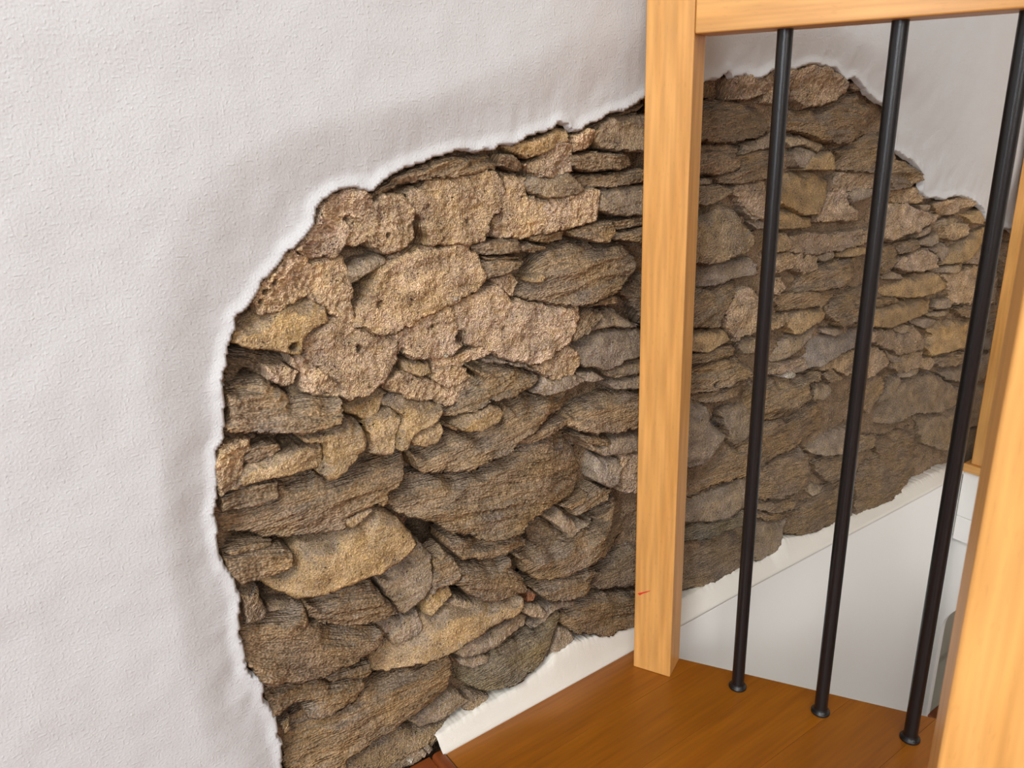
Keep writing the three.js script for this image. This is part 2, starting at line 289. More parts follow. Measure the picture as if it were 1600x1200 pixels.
stone('s', 2, '665,795 699,797 767,791 779,782 777,774 759,771 733,773 699,772 672,777 665,782');
stone('s', 0, '681,770 741,767 791,770 831,770 832,750 791,751 744,750 701,750 686,760');
stone('g', -4, '698,750 705,753 719,748 710,746');
stone('s', 0, '508,700 536,701 581,701 583,686 579,682 517,686');
stone('s', 0, '586,691 599,693 626,684 626,681 604,679 584,682');
stone('s', 0, '595,701 631,703 657,704 656,695 651,690 628,688 602,694');
stone('s', 2, '523,679 553,678 592,669 582,664 552,658 528,656');
stone('s', -6, '523,684 583,677 593,672 532,678');
stone('s', 2, '661,699 683,702 711,706 738,705 741,688 725,678 705,680 677,689');
stone('s', -3, '746,704 795,705 837,704 837,692 796,692 750,691');
stone('s', 0, '740,679 750,687 793,690 834,687 835,663 794,668 769,674');
stone('S', 4, '635,685 654,687 703,678 738,677 765,674 784,659 790,653 790,638 784,629 757,614 730,606 683,600 658,601 631,606 599,618 566,625 564,634 575,647 600,645 612,667');
stone('r', 9, '595,648 612,652 617,647 609,641 594,643');
stone('m', -5, '538,653 571,654 576,645 570,629 561,637');
stone('m', 4, '394,693 413,700 449,702 492,702 499,703 514,686 523,660 524,655 507,645 472,636 439,628 410,619 379,616 352,628 362,646 376,667 388,685');
stone('g', 4, '351,693 368,701 392,704 397,701 395,695 384,690 374,686 350,678 348,687');
stone('m', -4, '316,709 346,706 350,693 349,676 350,661 350,643 356,626 341,631 321,658 301,674 301,693 307,708');
stone('m', -4, '290,723 301,712 300,693 300,673 286,669 263,663 246,665 242,673 255,693 268,703');
stone('r', 8, '220,658 242,665 282,670 307,669 318,658 321,639 301,636 287,628 283,613 271,614 253,623 230,628 211,638 216,652');
stone('m', 2, '288,624 293,631 305,634 330,641 353,625 378,613 401,617 361,622 401,603 396,581 379,561 355,551 333,548 326,553 324,567 308,591 290,606');
stone('m', 3, '402,627 439,626 475,633 483,617 478,598 475,592 478,585 491,584 468,572 441,574 420,580 402,589 398,607');
stone('m', 1, '477,633 509,642 547,645 566,621 601,612 641,601 669,597 674,583 666,567 662,558 648,550 626,539 593,532 578,540 533,562 514,576 495,582 493,594 486,599 482,615');
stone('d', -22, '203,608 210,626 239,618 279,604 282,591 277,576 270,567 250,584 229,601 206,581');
stone('m', 0, '247,600 265,599 276,589 271,581 263,581 249,591');
stone('g', -16, '283,585 290,586 287,562 310,554 276,553 269,567');
stone('S', 10, '198,589 218,594 240,592 260,578 267,563 300,563 322,554 320,536 313,528 300,526 277,524 249,531 219,540 188,545 192,558 197,564');
stone('m', -2, '293,603 308,588 325,566 326,553 305,559 284,568 285,588 278,597 275,607');
stone('s', -10, '192,532 224,530 230,526 221,525 194,528');
stone('m', 2, '184,530 196,530 217,526 216,520 205,514 203,501 193,487 177,483 178,516');
stone('s', -2, '207,511 220,519 232,521 246,517 251,507 235,502 217,501 207,502');
stone('r', 10, '175,484 193,491 203,499 218,502 267,507 294,504 297,499 293,481 290,476 264,478 228,481 193,481');
stone('r', 16, '269,520 282,526 297,526 315,529 330,527 343,514 346,497 341,487 318,471 301,460 293,462 283,473 293,484 296,506 273,511');
stone('g', -20, '254,509 280,505 280,499 259,500');
stone('s', 4, '176,476 201,478 226,477 239,475 237,456 213,453 175,460');
stone('r', -8, '331,540 357,545 380,547 388,540 380,531 375,521 370,516 354,510 343,521 329,528');
stone('r', 4, '349,515 365,520 387,522 399,509 389,496 379,467 356,472 347,477 353,490 350,504');
stone('r', 10, '385,524 403,530 429,526 453,510 450,501 433,491 411,488 401,480 392,471 382,473 388,496 398,510');
stone('g', -6, '378,532 391,539 408,533 409,521 396,518 378,525');
stone('m', -2, '381,557 402,560 425,549 446,538 447,521 436,522 410,530 404,538 388,545');
stone('r', -2, '406,577 427,574 441,569 444,553 427,551 407,563');
stone('r', 12, '402,480 412,487 434,490 446,492 449,480 444,471 434,465 421,464 406,471');
stone('m', 0, '447,571 481,564 515,571 531,564 504,559 488,554 471,554 448,554');
stone('m', 2, '447,553 470,554 490,545 497,537 483,533 464,533 449,543');
stone('S', 10, '456,491 453,502 469,512 491,518 513,532 497,546 487,556 521,549 556,541 581,529 607,517 607,509 585,498 554,497 519,500 501,494 477,494');
stone('m', -3, '443,533 451,540 485,529 500,531 514,530 499,515 477,509 463,507 441,522');
stone('g', 4, '513,560 536,557 565,541 581,535 615,516 614,513 586,527 555,541 523,548');
stone('m', 0, '584,533 632,532 649,546 673,533 677,516 668,504 632,503 617,515');
stone('g', 2, '618,510 630,503 667,504 690,490 687,484 652,483 614,482 595,491 614,503');
stone('S', 8, '546,493 608,484 653,483 697,489 726,478 730,459 688,454 661,444 632,441 596,440 574,436 558,431 531,420 491,414 447,419 418,427 408,446 405,461 434,461 470,466 503,462 539,464 544,478');
stone('r', 18, '465,480 489,495 509,501 532,491 535,483 526,473 497,468 471,474');
stone('m', -6, '477,480 497,483 486,476 476,470 467,474');
stone('s', 0, '581,430 608,435 659,436 658,427 630,421 602,419 585,418 563,422');
stone('s', 0, '676,593 698,592 723,585 719,574 689,557 664,549 668,563');
stone('s', 8, '684,597 706,603 732,605 759,597 756,591 726,592');
stone('g', -4, '729,583 750,580 784,555 798,548 851,533 731,556 697,552 684,548 700,556 724,571');
stone('g', 2, '672,545 693,552 726,555 789,545 845,533 847,493 790,502 758,502 730,494 705,501 673,513 676,528');
stone('g', 0, '733,491 763,500 792,498 849,491 850,466 792,476 750,476 735,482');
stone('g', -4, '676,502 707,496 734,479 701,481 678,491');
stone('g', 0, '739,470 750,475 792,473 850,463 851,440 793,451 747,460');
stone('s', 2, '666,438 693,448 733,453 791,449 849,438 852,376 789,388 740,394 681,410 661,423');
stone('s', 0, '672,406 698,401 752,381 751,375 720,378 689,392');
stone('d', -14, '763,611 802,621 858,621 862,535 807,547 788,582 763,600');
stone('S', 8, '369,422 389,429 415,423 452,412 485,411 521,416 558,419 585,429 641,424 668,407 684,386 696,362 696,333 681,315 668,308 633,310 592,309 569,304 547,297 520,300 500,307 470,325 448,333 433,352 406,367 380,385 359,407');
stone('s', 8, '448,325 467,321 499,304 542,296 563,291 577,278 579,263 546,270 508,274 470,286 461,294 450,313');
stone('s', -10, '481,270 525,256 527,251 488,263');
stone('n', 8, '463,279 510,260 524,267 548,258 548,245 561,225 571,204 565,199 532,203 505,204 484,221 462,243 452,256 462,265');
stone('s', 0, '428,299 448,304 464,280 465,259 452,253 436,259 418,254 417,269 430,283');
stone('r', 0, '411,245 423,256 450,250 453,234 428,225 416,219 409,223');
stone('g', -4, '344,306 371,307 397,313 409,327 421,320 429,304 427,287 421,265 406,250 378,238 368,246 358,270 347,293');
stone('r', 12, '324,159 330,178 339,203 351,209 386,208 411,221 441,220 478,211 518,208 543,197 557,195 562,191 560,177 552,169 517,169 481,164 473,163 436,159 399,157 365,156 348,154');
stone('b', -6, '432,218 447,223 462,224 500,200 525,191 487,194 456,205');
stone('k', 0, '575,188 583,189 591,178 588,170 574,171');
stone('s', 8, '579,196 607,195 649,191 690,189 706,174 706,169 690,159 696,141 690,138 658,149 636,153 609,162 594,176 586,187');
stone('s', 6, '559,261 581,257 621,247 670,245 708,253 741,266 764,278 798,275 816,269 819,191 783,193 735,197 692,194 651,193 614,197 588,205 569,223 566,242 556,257');
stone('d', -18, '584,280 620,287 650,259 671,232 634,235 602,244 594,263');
stone('g', -8, '616,295 649,297 667,275 679,263 711,257 663,242 642,266');
stone('s', 0, '667,287 688,298 720,309 745,298 730,287 694,281 669,279');
stone('s', 0, '640,304 682,303 704,303 687,296 660,293');
stone('l', 0, '708,337 720,359 752,350 761,334 752,307 736,305 711,324');
stone('m', 0, '763,352 820,346 822,266 770,289 757,306 763,331');
stone('g', -2, '694,397 721,379 753,388 793,385 821,378 822,346 764,352 721,362 703,374');
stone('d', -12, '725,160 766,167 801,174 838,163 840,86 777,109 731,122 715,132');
stone('s', 4, '171,434 169,452 178,457 213,450 237,454 241,470 272,468 287,466 298,454 307,452 325,463 346,472 379,466 394,466 403,460 401,446 393,427 378,417 360,405 350,407 310,403 307,392 275,395 248,399 220,406 193,420 169,429');
stone('r', 12, '306,399 312,405 344,408 346,404 332,397 317,391 308,394');
stone('s', 0, '169,411 179,412 208,407 231,398 216,397 195,401 176,405');
stone('s', 4, '169,407 192,404 206,403 236,392 244,381 242,367 232,364 206,364 183,367 172,384 168,402');
stone('r', 16, '205,366 229,369 241,375 253,386 279,391 309,393 330,396 344,404 356,402 380,379 392,359 397,344 389,335 375,325 344,320 331,322 301,321 272,318 241,321 220,335 207,347');
stone('b', -2, '177,358 190,359 201,352 201,338 206,321 205,310 197,310 180,318 182,333');
stone('g', -18, '213,317 230,311 260,295 259,287 232,297 213,303');
stone('n', 6, '253,309 279,306 317,308 338,304 351,276 366,250 346,248 299,257 271,270 254,284');
stone('n', 8, '175,318 206,317 250,305 252,284 270,269 310,253 343,235 345,225 344,211 328,207 306,208 317,207 301,205 280,211 259,207 225,215 187,232 178,252 170,270 170,298 173,318');
stone('g', -10, '313,243 351,236 376,229 379,218 370,213 356,212 345,222');
stone('g', -4, '353,213 367,219 380,231 401,229 406,202 393,196 358,197');
stone('n', 4, '257,200 272,202 302,194 323,192 322,177 315,174 300,181 288,185 270,186');
stone('n', 2, '191,223 204,215 227,209 256,197 271,183 299,177 317,170 316,156 306,144 286,145 254,147 232,154 231,164 246,170 223,179 197,179 188,184 184,197');
stone('n', 4, '233,150 253,146 285,143 305,143 317,149 326,149 353,143 385,145 410,145 430,151 442,145 446,128 440,109 436,87 410,79 384,80 360,82 345,77 312,78 298,73 275,71 264,56 196,88 200,130 208,145');
stone('b', -8, '199,163 215,162 211,146 204,144');
stone('g', -6, '418,68 444,72 457,63 474,42 450,39 412,38 387,46 367,68 391,65');
stone('b', -4, '315,64 348,63 381,47 416,33 448,35 476,31 498,25 423,22 399,13 378,11 348,12 333,7 275,38 281,57');
stone('g', 0, '448,140 471,148 502,147 538,150 565,151 583,139 574,126 536,125 514,121 496,120 470,126 454,134');
stone('g', -6, '455,123 473,120 499,114 512,103 507,95 481,97 460,110');
stone('o', 4, '442,86 452,111 462,110 492,100 512,107 520,115 565,104 597,110 605,118 639,125 648,119 643,103 623,85 613,71 595,58 563,51 530,45 500,47 479,58 452,79');
stone('g', -4, '609,46 630,73 645,90 660,78 670,62 660,58 639,56');
stone('n', 0, '642,97 655,113 676,118 702,123 791,90 821,78 822,27 792,35 755,40 729,42 680,67 663,73');
stone('g', 2, '569,166 583,166 599,157 611,139 601,131 582,143 569,153');
stone('g', 0, '613,146 633,146 672,129 672,121 640,130 617,131 605,123 580,123 590,127 601,129');
stone('b', -4, '479,49 503,39 498,26 475,27 459,36');
stone('m', 0, '960,884 983,888 1020,881 1035,881 1054,872 1044,864 997,858 966,858');
stone('m', 0, '1032,881 1049,894 1079,896 1108,896 1112,876 1099,858 1061,850 1043,852 1045,865');
stone('m', 4, '1106,894 1144,901 1187,896 1233,875 1237,863 1220,854 1190,846 1145,842 1115,853 1108,876');
stone('d', -8, '1255,873 1279,877 1310,865 1273,863');
stone('n', 6, '1233,860 1286,860 1299,851 1356,834 1383,823 1383,803 1331,789 1284,781 1229,781 1184,788 1139,803 1097,811 1092,823 1102,841 1142,839 1197,843');
stone('n', 4, '860,857 913,856 964,855 1019,847 1064,846 1091,841 1094,820 1057,806 1016,801 965,796 913,799 863,800');
stone('g', 0, '1004,791 1063,802 1097,808 1092,782 1038,783 992,777 1005,784');
stone('s', 2, '866,796 968,794 1000,789 985,777 996,765 989,756 950,752 868,757');
stone('s', 2, '992,776 1036,780 1098,782 1122,771 1129,751 1096,739 1048,738 1006,734 956,738 955,748 993,755 999,764');
stone('g', 0, '1103,801 1149,796 1193,784 1232,777 1230,768 1196,768 1152,784 1126,781');
stone('g', 0, '1128,770 1151,780 1194,767 1179,756 1156,747 1135,751');
stone('r', 8, '1158,754 1176,765 1219,770 1251,764 1249,749 1241,739 1146,746');
stone('s', 0, '1236,775 1308,784 1370,792 1411,793 1419,733 1364,725 1274,734 1262,736 1267,760');
stone('r', 2, '1134,742 1179,742 1230,734 1244,725 1242,710 1231,692 1199,669 1164,670 1127,686 1099,694 1099,718 1122,734');
stone('r', 0, '1101,688 1139,681 1167,668 1200,662 1187,649 1126,653 1084,657 1098,673');
stone('g', -6, '884,748 960,745 960,737 884,742');
stone('s', 0, '878,738 957,734 983,728 955,716 920,710 879,714');
stone('m', 0, '984,725 1009,732 1063,733 1069,711 1069,676 1051,678 1017,701 1004,712');
stone('g', -4, '1010,701 1021,697 1058,677 1047,671 1022,688');
stone('b', 10, '869,697 906,704 950,719 972,715 996,696 1012,678 1030,659 1028,639 1011,628 984,630 962,623 929,620 873,632');
stone('g', -8, '1037,673 1060,673 1085,663 1081,657 1054,660');
stone('m', 0, '1213,664 1236,688 1261,705 1294,699 1299,675 1336,657 1330,645 1270,653 1209,657');
stone('g', 2, '1293,697 1335,702 1366,696 1363,686 1305,678');
stone('m', 0, '1245,722 1275,730 1422,722 1425,695 1369,700 1300,700 1251,704');
stone('S', 4, '1415,749 1453,741 1497,721 1506,703 1470,692 1417,691 1411,727');
stone('m', -2, '1424,686 1483,687 1522,686 1531,671 1517,661 1444,668');
stone('m', 6, '1418,649 1452,661 1486,661 1524,644 1552,636 1617,623 1585,615 1541,613 1534,605 1482,603 1442,597 1416,607 1410,638');
stone('g', 2, '1521,653 1558,651 1565,640 1541,640');
stone('m', 0, '1570,650 1614,651 1665,653 1735,650 1742,638 1695,632 1668,625 1628,627 1596,637');
stone('g', -2, '1555,601 1601,607 1604,598 1579,592 1549,588');
stone('g', -6, '1616,605 1655,613 1703,616 1741,603 1688,601 1642,594');
stone('r', 0, '1722,619 1769,622 1800,602 1794,590 1752,597');
stone('m', 0, '1649,598 1690,600 1747,592 1746,578 1729,570 1685,570 1659,578');
stone('g', 0, '1566,578 1599,586 1640,589 1657,578 1636,571 1600,566 1572,571');
stone('r', 4, '1643,521 1667,537 1721,555 1772,569 1822,579 1853,581 1836,552 1780,529 1743,516 1673,515');
stone('s', 0, '1477,584 1550,585 1562,570 1524,566 1486,566');
stone('m', 2, '1470,544 1485,551 1527,555 1544,560 1590,557 1631,537 1641,519 1591,519 1525,528');
stone('s', 0, '1409,592 1472,587 1480,566 1476,551 1449,538 1423,535');
stone('g', -2, '1597,562 1651,566 1692,558 1722,549 1674,537 1653,524 1639,543');
stone('m', 0, '1754,510 1790,523 1844,540 1901,550 1911,489 1807,504');
stone('g', -2, '1431,533 1470,534 1511,521 1518,512 1437,523');
stone('g', 0, '1621,511 1683,510 1742,512 1808,503 1790,490 1727,494 1656,502');
stone('r', 4, '1417,522 1490,513 1579,512 1635,507 1680,483 1684,468 1648,466 1601,466 1554,468 1490,478 1427,493');
stone('m', 0, '1670,493 1826,494 1912,486 1933,394 1726,429 1709,460');
stone('r', 0, '1077,647 1127,646 1145,631 1130,618 1084,618');
stone('m', 2, '1133,615 1144,634 1186,637 1252,627 1356,624 1404,616 1364,603 1345,600 1276,600 1210,600 1174,607');
stone('g', 2, '1215,595 1267,597 1272,589 1240,585 1223,588');
stone('r', 0, '1282,590 1319,596 1364,593 1411,576 1322,581 1287,585');
stone('m', 0, '1085,609 1140,610 1158,598 1151,586 1088,584');
stone('m', 2, '1154,593 1164,607 1201,600 1218,590 1212,577 1178,571 1159,581');
stone('S', 4, '1194,568 1219,581 1316,577 1420,576 1419,533 1349,535 1275,531 1227,533 1176,538 1178,554');
stone('s', 4, '1115,531 1118,544 1171,538 1250,534 1284,535 1352,533 1305,527 1268,512 1245,504 1179,509 1131,512');
stone('m', -2, '1088,572 1127,569 1132,552 1119,546 1091,549');
stone('S', 2, '1269,502 1331,515 1409,519 1424,445 1347,456 1308,451 1279,474 1266,491');
stone('r', 2, '1143,506 1187,504 1253,498 1264,485 1261,471 1220,473 1184,465 1165,466 1155,481');
stone('m', 0, '1094,492 1129,496 1123,498 1150,504 1150,494 1129,489 1104,487');
stone('g', -2, '1173,459 1208,464 1254,464 1247,452 1211,441 1176,427 1132,416 1119,424 1138,449');
stone('g', 0, '1260,455 1321,447 1326,438 1297,437 1265,448');
stone('l', 2, '1200,435 1243,447 1324,437 1399,433 1401,398 1331,400 1291,395 1252,388 1224,388 1211,412');
stone('m', 2, '1101,409 1119,408 1172,413 1210,408 1217,392 1199,391 1138,401');
stone('q', 6, '1141,400 1178,393 1174,385 1147,390');
stone('m', -2, '1237,380 1298,389 1366,390 1416,384 1413,342 1357,348 1307,372 1276,376');
stone('s', 0, '1275,363 1302,372 1332,347 1288,348');
stone('g', 0, '1262,350 1302,344 1310,327 1277,316 1248,323');
stone('S', 6, '1062,407 1133,393 1199,381 1255,380 1255,360 1221,362 1237,327 1198,321 1134,315 1093,317 1070,329');
stone('g', 0, '885,612 971,617 1040,615 1056,603 1047,587 996,589 955,583 886,584');
stone('s', 0, '886,581 962,580 1041,589 1028,571 995,556 970,529 960,516 889,530');
stone('m', 2, '997,555 1022,569 1043,563 1069,543 1075,491 1030,491 1014,486 989,512 979,535');
stone('r', 0, '890,520 956,512 987,505 1008,486 970,484 936,480 891,492');
stone('s', 2, '890,466 915,478 956,480 1019,473 1027,464 1004,461 973,462');
stone('g', -4, '1023,477 1059,481 1085,471 1083,448 1036,456');
stone('S', 4, '889,457 979,457 1027,450 1049,434 1072,415 1002,412 944,409 891,407');
stone('s', 0, '896,400 949,402 1008,406 1078,407 1073,380 1009,387 958,385');
stone('g', 10, '870,409 904,402 926,397 945,387 951,364 989,328 989,308 957,291 902,293 876,298');
stone('g', -4, '994,362 1062,363 1097,358 1098,312 1060,299 1022,294 1012,326');
stone('n', 6, '881,286 907,286 958,285 1048,289 1094,313 1143,312 1207,324 1352,308 1420,295 1414,240 1299,250 1229,242 1190,244 1133,244 1088,238 1054,230 982,228 943,214 884,227');
stone('s', 8, '1059,244 1090,237 1140,238 1187,244 1227,232 1244,215 1247,194 1260,177 1258,157 1224,151 1170,156 1122,155 1066,169');
stone('g', 2, '1248,224 1340,233 1367,232 1425,220 1450,203 1442,188 1382,177 1293,196 1261,208');
stone('s', 2, '1270,185 1316,185 1371,175 1430,164 1428,145 1381,124 1325,127 1289,159');
stone('s', 0, '1448,193 1499,181 1487,161 1421,166');
stone('n', -2, '1465,196 1532,167 1621,163 1736,140 1770,15 1631,13 1534,13 1435,17 1435,98 1515,132');
stone('n', 0, '1184,58 1210,90 1238,104 1274,99 1363,113 1423,112 1425,22 1322,30 1257,35');
stone('g', -12, '1293,131 1349,108 1291,105 1274,120');
stone('g', 0, '891,210 991,213 1063,218 1090,203 1095,157 1060,156 995,159 892,189');
stone('o', 2, '890,181 992,160 1058,153 1090,143 1087,127 999,133 953,134 893,137');
stone('s', 0, '1097,149 1134,146 1222,137 1233,128 1206,113 1156,120 1102,138');
stone('s', -4, '1104,131 1223,101 1214,87 1144,105 1104,124');
stone('g', -2, '1097,125 1142,102 1211,85 1190,66 1186,53 1164,33 1106,34 1087,89');
stone('d', -8, '904,119 986,119 1012,120 1074,117 1102,110 1115,28 1050,26 993,29 908,40');
stone('r', 6, '1392,468 1472,465 1552,464 1646,456 1654,445 1617,426 1547,426 1473,422 1395,436');
stone('s', 0, '1402,468 1473,468 1545,462 1497,476 1453,481 1399,483');
stone('g', -2, '1656,430 1676,442 1726,439 1732,417 1668,424');
stone('g', -4, '1634,418 1750,410 1756,402 1691,404 1645,412');
stone('s', 2, '1749,409 1856,408 1870,367 1786,388 1757,401');
stone('g', -2, '1560,418 1616,416 1688,395 1632,388 1592,403');
stone('g', 0, '1496,411 1538,415 1582,402 1561,397 1529,398');
stone('m', 2, '1403,426 1482,413 1521,397 1584,400 1619,370 1627,348 1569,349 1521,357 1468,385 1403,410');
stone('r', 4, '1632,389 1678,393 1864,371 1860,333 1857,308 1740,320 1663,322 1631,352 1667,367');
stone('m', 10, '1377,389 1440,384 1465,367 1476,355 1462,343 1409,335 1378,366');
stone('g', -6, '1485,374 1537,350 1565,342 1563,333 1514,338');
stone('m', 0, '1547,345 1603,341 1636,337 1629,309 1573,309 1544,312 1510,330');
stone('m', 0, '1638,318 1667,317 1690,302 1663,294 1632,304');
stone('g', 0, '1565,307 1621,305 1645,297 1615,291 1564,292');
stone('S', 0, '1679,314 1750,311 1865,289 1862,265 1765,278 1706,288 1692,301');
stone('g', 0, '1714,277 1772,272 1852,262 1856,214 1758,248');
stone('b', 4, '1416,246 1485,266 1563,282 1628,288 1689,283 1749,247 1811,219 1814,172 1740,173 1631,201 1536,198 1451,215');
stone('s', 2, '1398,330 1475,327 1487,310 1487,289 1422,253 1401,268');
stone('g', 0, '1498,280 1545,311 1568,288 1527,269 1475,260 1459,264');
stone('b', -2, '1654,191 1753,166 1830,164 1840,205 1884,192 1887,90 1868,58 1793,63 1696,106');
stone('g', -4, '1864,327 2000,331 1984,275 1861,293');
stone('g', -4, '1851,272 1972,274 1987,195 1864,214');
stone('g', -4, '1868,201 1990,188 1993,86 1885,90');
stone('s', -4, '1878,398 1989,394 1993,335 1883,329');
stone('s', -4, '1916,534 2008,537 2017,435 1935,430');
stone('b', -4, '1893,83 1982,85 1987,-24 1876,-13 1874,51');
stone('g', -2, '836,735 907,738 911,673 838,670');
stone('s', -2, '839,644 887,657 895,518 852,526');
stone('g', -4, '856,484 898,497 903,411 858,443');
stone('s', -4, '851,402 895,402 902,252 858,243');
stone('s', -4, '859,220 898,218 905,79 864,83');
stone('b', -4, '326,29 370,32 398,32 423,26 424,9 407,8 392,-2 371,-5 339,-6 319,9');
stone('g', 2, '377,12 387,13 393,3 384,-1');
stone('g', 4, '387,15 396,16 401,5 392,3');
stone('q', 2, '360,8 369,9 373,1 365,0');
stone('q', 8, '474,645 480,647 485,642 482,638 476,639');
stone('q', 6, '458,573 463,576 467,571 461,569');

// ---------------------------------------------------------------- boxes of wood and paint, uv in metres, grain along the longest side
function box(w, h, d, r = 0.002, grainAxis) {
  const g = new RoundedBoxGeometry(w, h, d, 2, Math.min(r, w / 2.1, h / 2.1, d / 2.1)), p = g.attributes.position, n = g.attributes.normal, uv = g.attributes.uv;
  const axis = grainAxis ?? [w, h, d].indexOf(Math.max(w, h, d)), ou = rnd() * 3, ov = rnd() * 3;
  for (let i = 0; i < p.count; i++) {
    const P = [p.getX(i), p.getY(i), p.getZ(i)], N = [Math.abs(n.getX(i)), Math.abs(n.getY(i)), Math.abs(n.getZ(i))], k = N.indexOf(Math.max(...N)), others = [0, 1, 2].filter((a) => a !== k);
    const a = others.includes(axis) ? axis : others[0], b = others.find((c) => c !== a);
    uv.setXY(i, P[a] + ou, P[b] + ov);
  }
  return g;
}
const at = (g, x, y, z, turn = 0) => { if (turn) g.rotateY(turn); return g.translate(x, y, z); };
function slab(outline, y0, y1, bevel = 0.0012, ou = rnd() * 3) {   // a flat board with that outline in x, z
  const s = new THREE.Shape(outline.map(([x, z]) => new THREE.Vector2(x, -z)));
  const g = new THREE.ExtrudeGeometry(s, { depth: y1 - y0 - 2 * bevel, bevelEnabled: bevel > 0, bevelThickness: bevel, bevelSize: bevel, bevelOffset: -bevel, bevelSegments: 2 });
  g.rotateX(-Math.PI / 2).translate(0, y0 + bevel, 0);
  const p = g.attributes.position, uv = g.attributes.uv; for (let i = 0; i < p.count; i++) uv.setXY(i, p.getX(i) + ou, p.getZ(i) + p.getY(i) + ou * 0.7);
  return g;
}

// ---------------------------------------------------------------- the white trim at the foot of the stones and the stairwell's white panel
{
  const top = points('399,18 418,25 491,32 518,31 566,37 605,46 621,55 662,59 707,50 755,40 792,35 916,35 1030,35 1094,30 1147,30 1165,40 1188,50 1268,30 1333,29 1426,19 1549,16 1695,17 1766,16 1873,7');
  const topAt = (x) => { for (let i = 0; i < top.length - 1; i++) if (x <= top[i + 1][0]) return lerp(top[i][1], top[i + 1][1], clamp((x - top[i][0]) / (top[i + 1][0] - top[i][0]))); return top.at(-1)[1]; };
  const pos = [], uvs = [], tri = [], xs = range(0.408, 1.864, 0.0018);
  xs.forEach((x, i) => {
    const s = smooth(x, 0.80, 0.9), h = topAt(x) + 0.0018 * pn(x * 70, 3) + 0.0012 * pn(x * 190, 7), foot = lerp(0.0005, 0.006 - 0.012 * smooth(x, 0.95, 1.86), s), front = lerp(-0.004, 0.0035, s), lump = 0.0005 * pn(x * 30, 11);
    const line = (k) => [lerp(foot + 0.006, k < 1 ? topAt(x) : h, k), lerp(front - 0.003, -0.0185, k) + (k < 1 ? lump : 0)];
    const prof = [[foot - 0.008, lerp(-0.012, -0.0015, s)], [foot - 0.002, front], [foot + 0.003, front + 0.0006], [foot + 0.006, front - 0.003], line(0.35), line(0.7), line(1), [h + 0.0005, -0.0225], [h + 0.001, -0.030], [h - 0.004, -0.062]];
    prof.forEach(([y, z], k) => { if (k > 3 && k < 7) z += 0.0006 * pn(x * 20, k * 0.9 + 3); pos.push(x, y, z); uvs.push(x, k * 0.012); });
    if (i) for (let k = 0; k < prof.length - 1; k++) { const b = (i - 1) * prof.length + k, c = i * prof.length + k; tri.push(b, c, b + 1, c, c + 1, b + 1); }
  });
  const g = new THREE.BufferGeometry(); g.setAttribute('position', new THREE.Float32BufferAttribute(pos, 3)); g.setAttribute('uv', new THREE.Float32BufferAttribute(uvs, 2)); g.setIndex(tri); g.computeVertexNormals();
  tag(mesh('trim_1', g, M.trim), 'white painted plaster strip along the foot of the rubble stones', undefined, undefined, 'structure');
  tag(mesh('wall_stairwell', at(box(1.064, 2.4, 0.06, 0.004), 1.332, -1.2, -0.03), M.paint), 'smooth white painted wall dropping into the stairwell below the stones', undefined, undefined, 'structure');
}

// ---------------------------------------------------------------- floors
const edgeX = (z) => 0.822 + 0.598 * (z - 0.06);    // the landing's free edge above the stairwell
{
  const floor = thing('floor', [0, 0, 0], 'orange varnished wooden landing of straight boards', undefined, 'structure');
  const joints = [-0.012, 0.083, 0.1805, 0.2775, 0.375, 0.4725, 0.57, 0.6675, 0.765, 0.8625, 0.96];
  for (let i = 0; i < joints.length - 1; i++) { const a = joints[i] + 0.00015, b = joints[i + 1] - 0.00015; mesh('plank', slab([[0.4135, a], [edgeX(a), a], [edgeX(b), b], [0.4135, b]], -0.03, 0, 0.0003), M.floor, floor); }
  mesh('carcass', slab([[0.42, 0.002], [edgeX(0.0) - 0.012, 0.002], [edgeX(0.95) - 0.012, 0.95], [0.42, 0.95]], -0.2, -0.031, 0.001), M.paint, floor);
  const lower = thing('floor_left', [0, 0, 0], 'reddish brown wooden floor on the near side of the threshold strip', undefined, 'structure');
  for (let i = 0; i < 19; i++) { const a = -0.02 + i * 0.21, b = a + 0.2088; mesh('plank', slab([[-2.4, a], [0.395, a], [0.395, b], [-2.4, b]], -0.04, -0.006, 0.0006), M.red, lower); }
  const front = thing('floor_front', [0, 0, 0], 'wooden floor of the room behind the landing', undefined, 'structure');
  for (let i = 0; i < 15; i++) { const a = 0.962 + i * 0.196, b = a + 0.195; mesh('plank', slab([[0.4135, a], [1.5, a], [1.5, b], [0.4135, b]], -0.03, 0, 0.0006), M.floor, front); }
  const strip = thing('threshold_strip', [0.404, -0.006, 0], 'dark reddish wooden threshold strip along the left end of the orange landing', 'threshold strip');
  const sh = new THREE.Shape(); sh.moveTo(-0.0088, -0.03); sh.lineTo(-0.0088, 0.0035); sh.quadraticCurveTo(-0.008, 0.009, -0.003, 0.0092); sh.lineTo(0.004, 0.009); sh.quadraticCurveTo(0.0088, 0.008, 0.0088, 0.004); sh.lineTo(0.0088, -0.03);
  const sg = new THREE.ExtrudeGeometry(sh, { depth: 3.8, bevelEnabled: false, curveSegments: 8 }); { const p = sg.attributes.position; for (let i = 0; i < p.count; i++) sg.attributes.uv.setXY(i, p.getZ(i), p.getX(i) + p.getY(i)); }
  mesh('strip', sg.translate(0, 0, -0.012), M.red, strip);
}
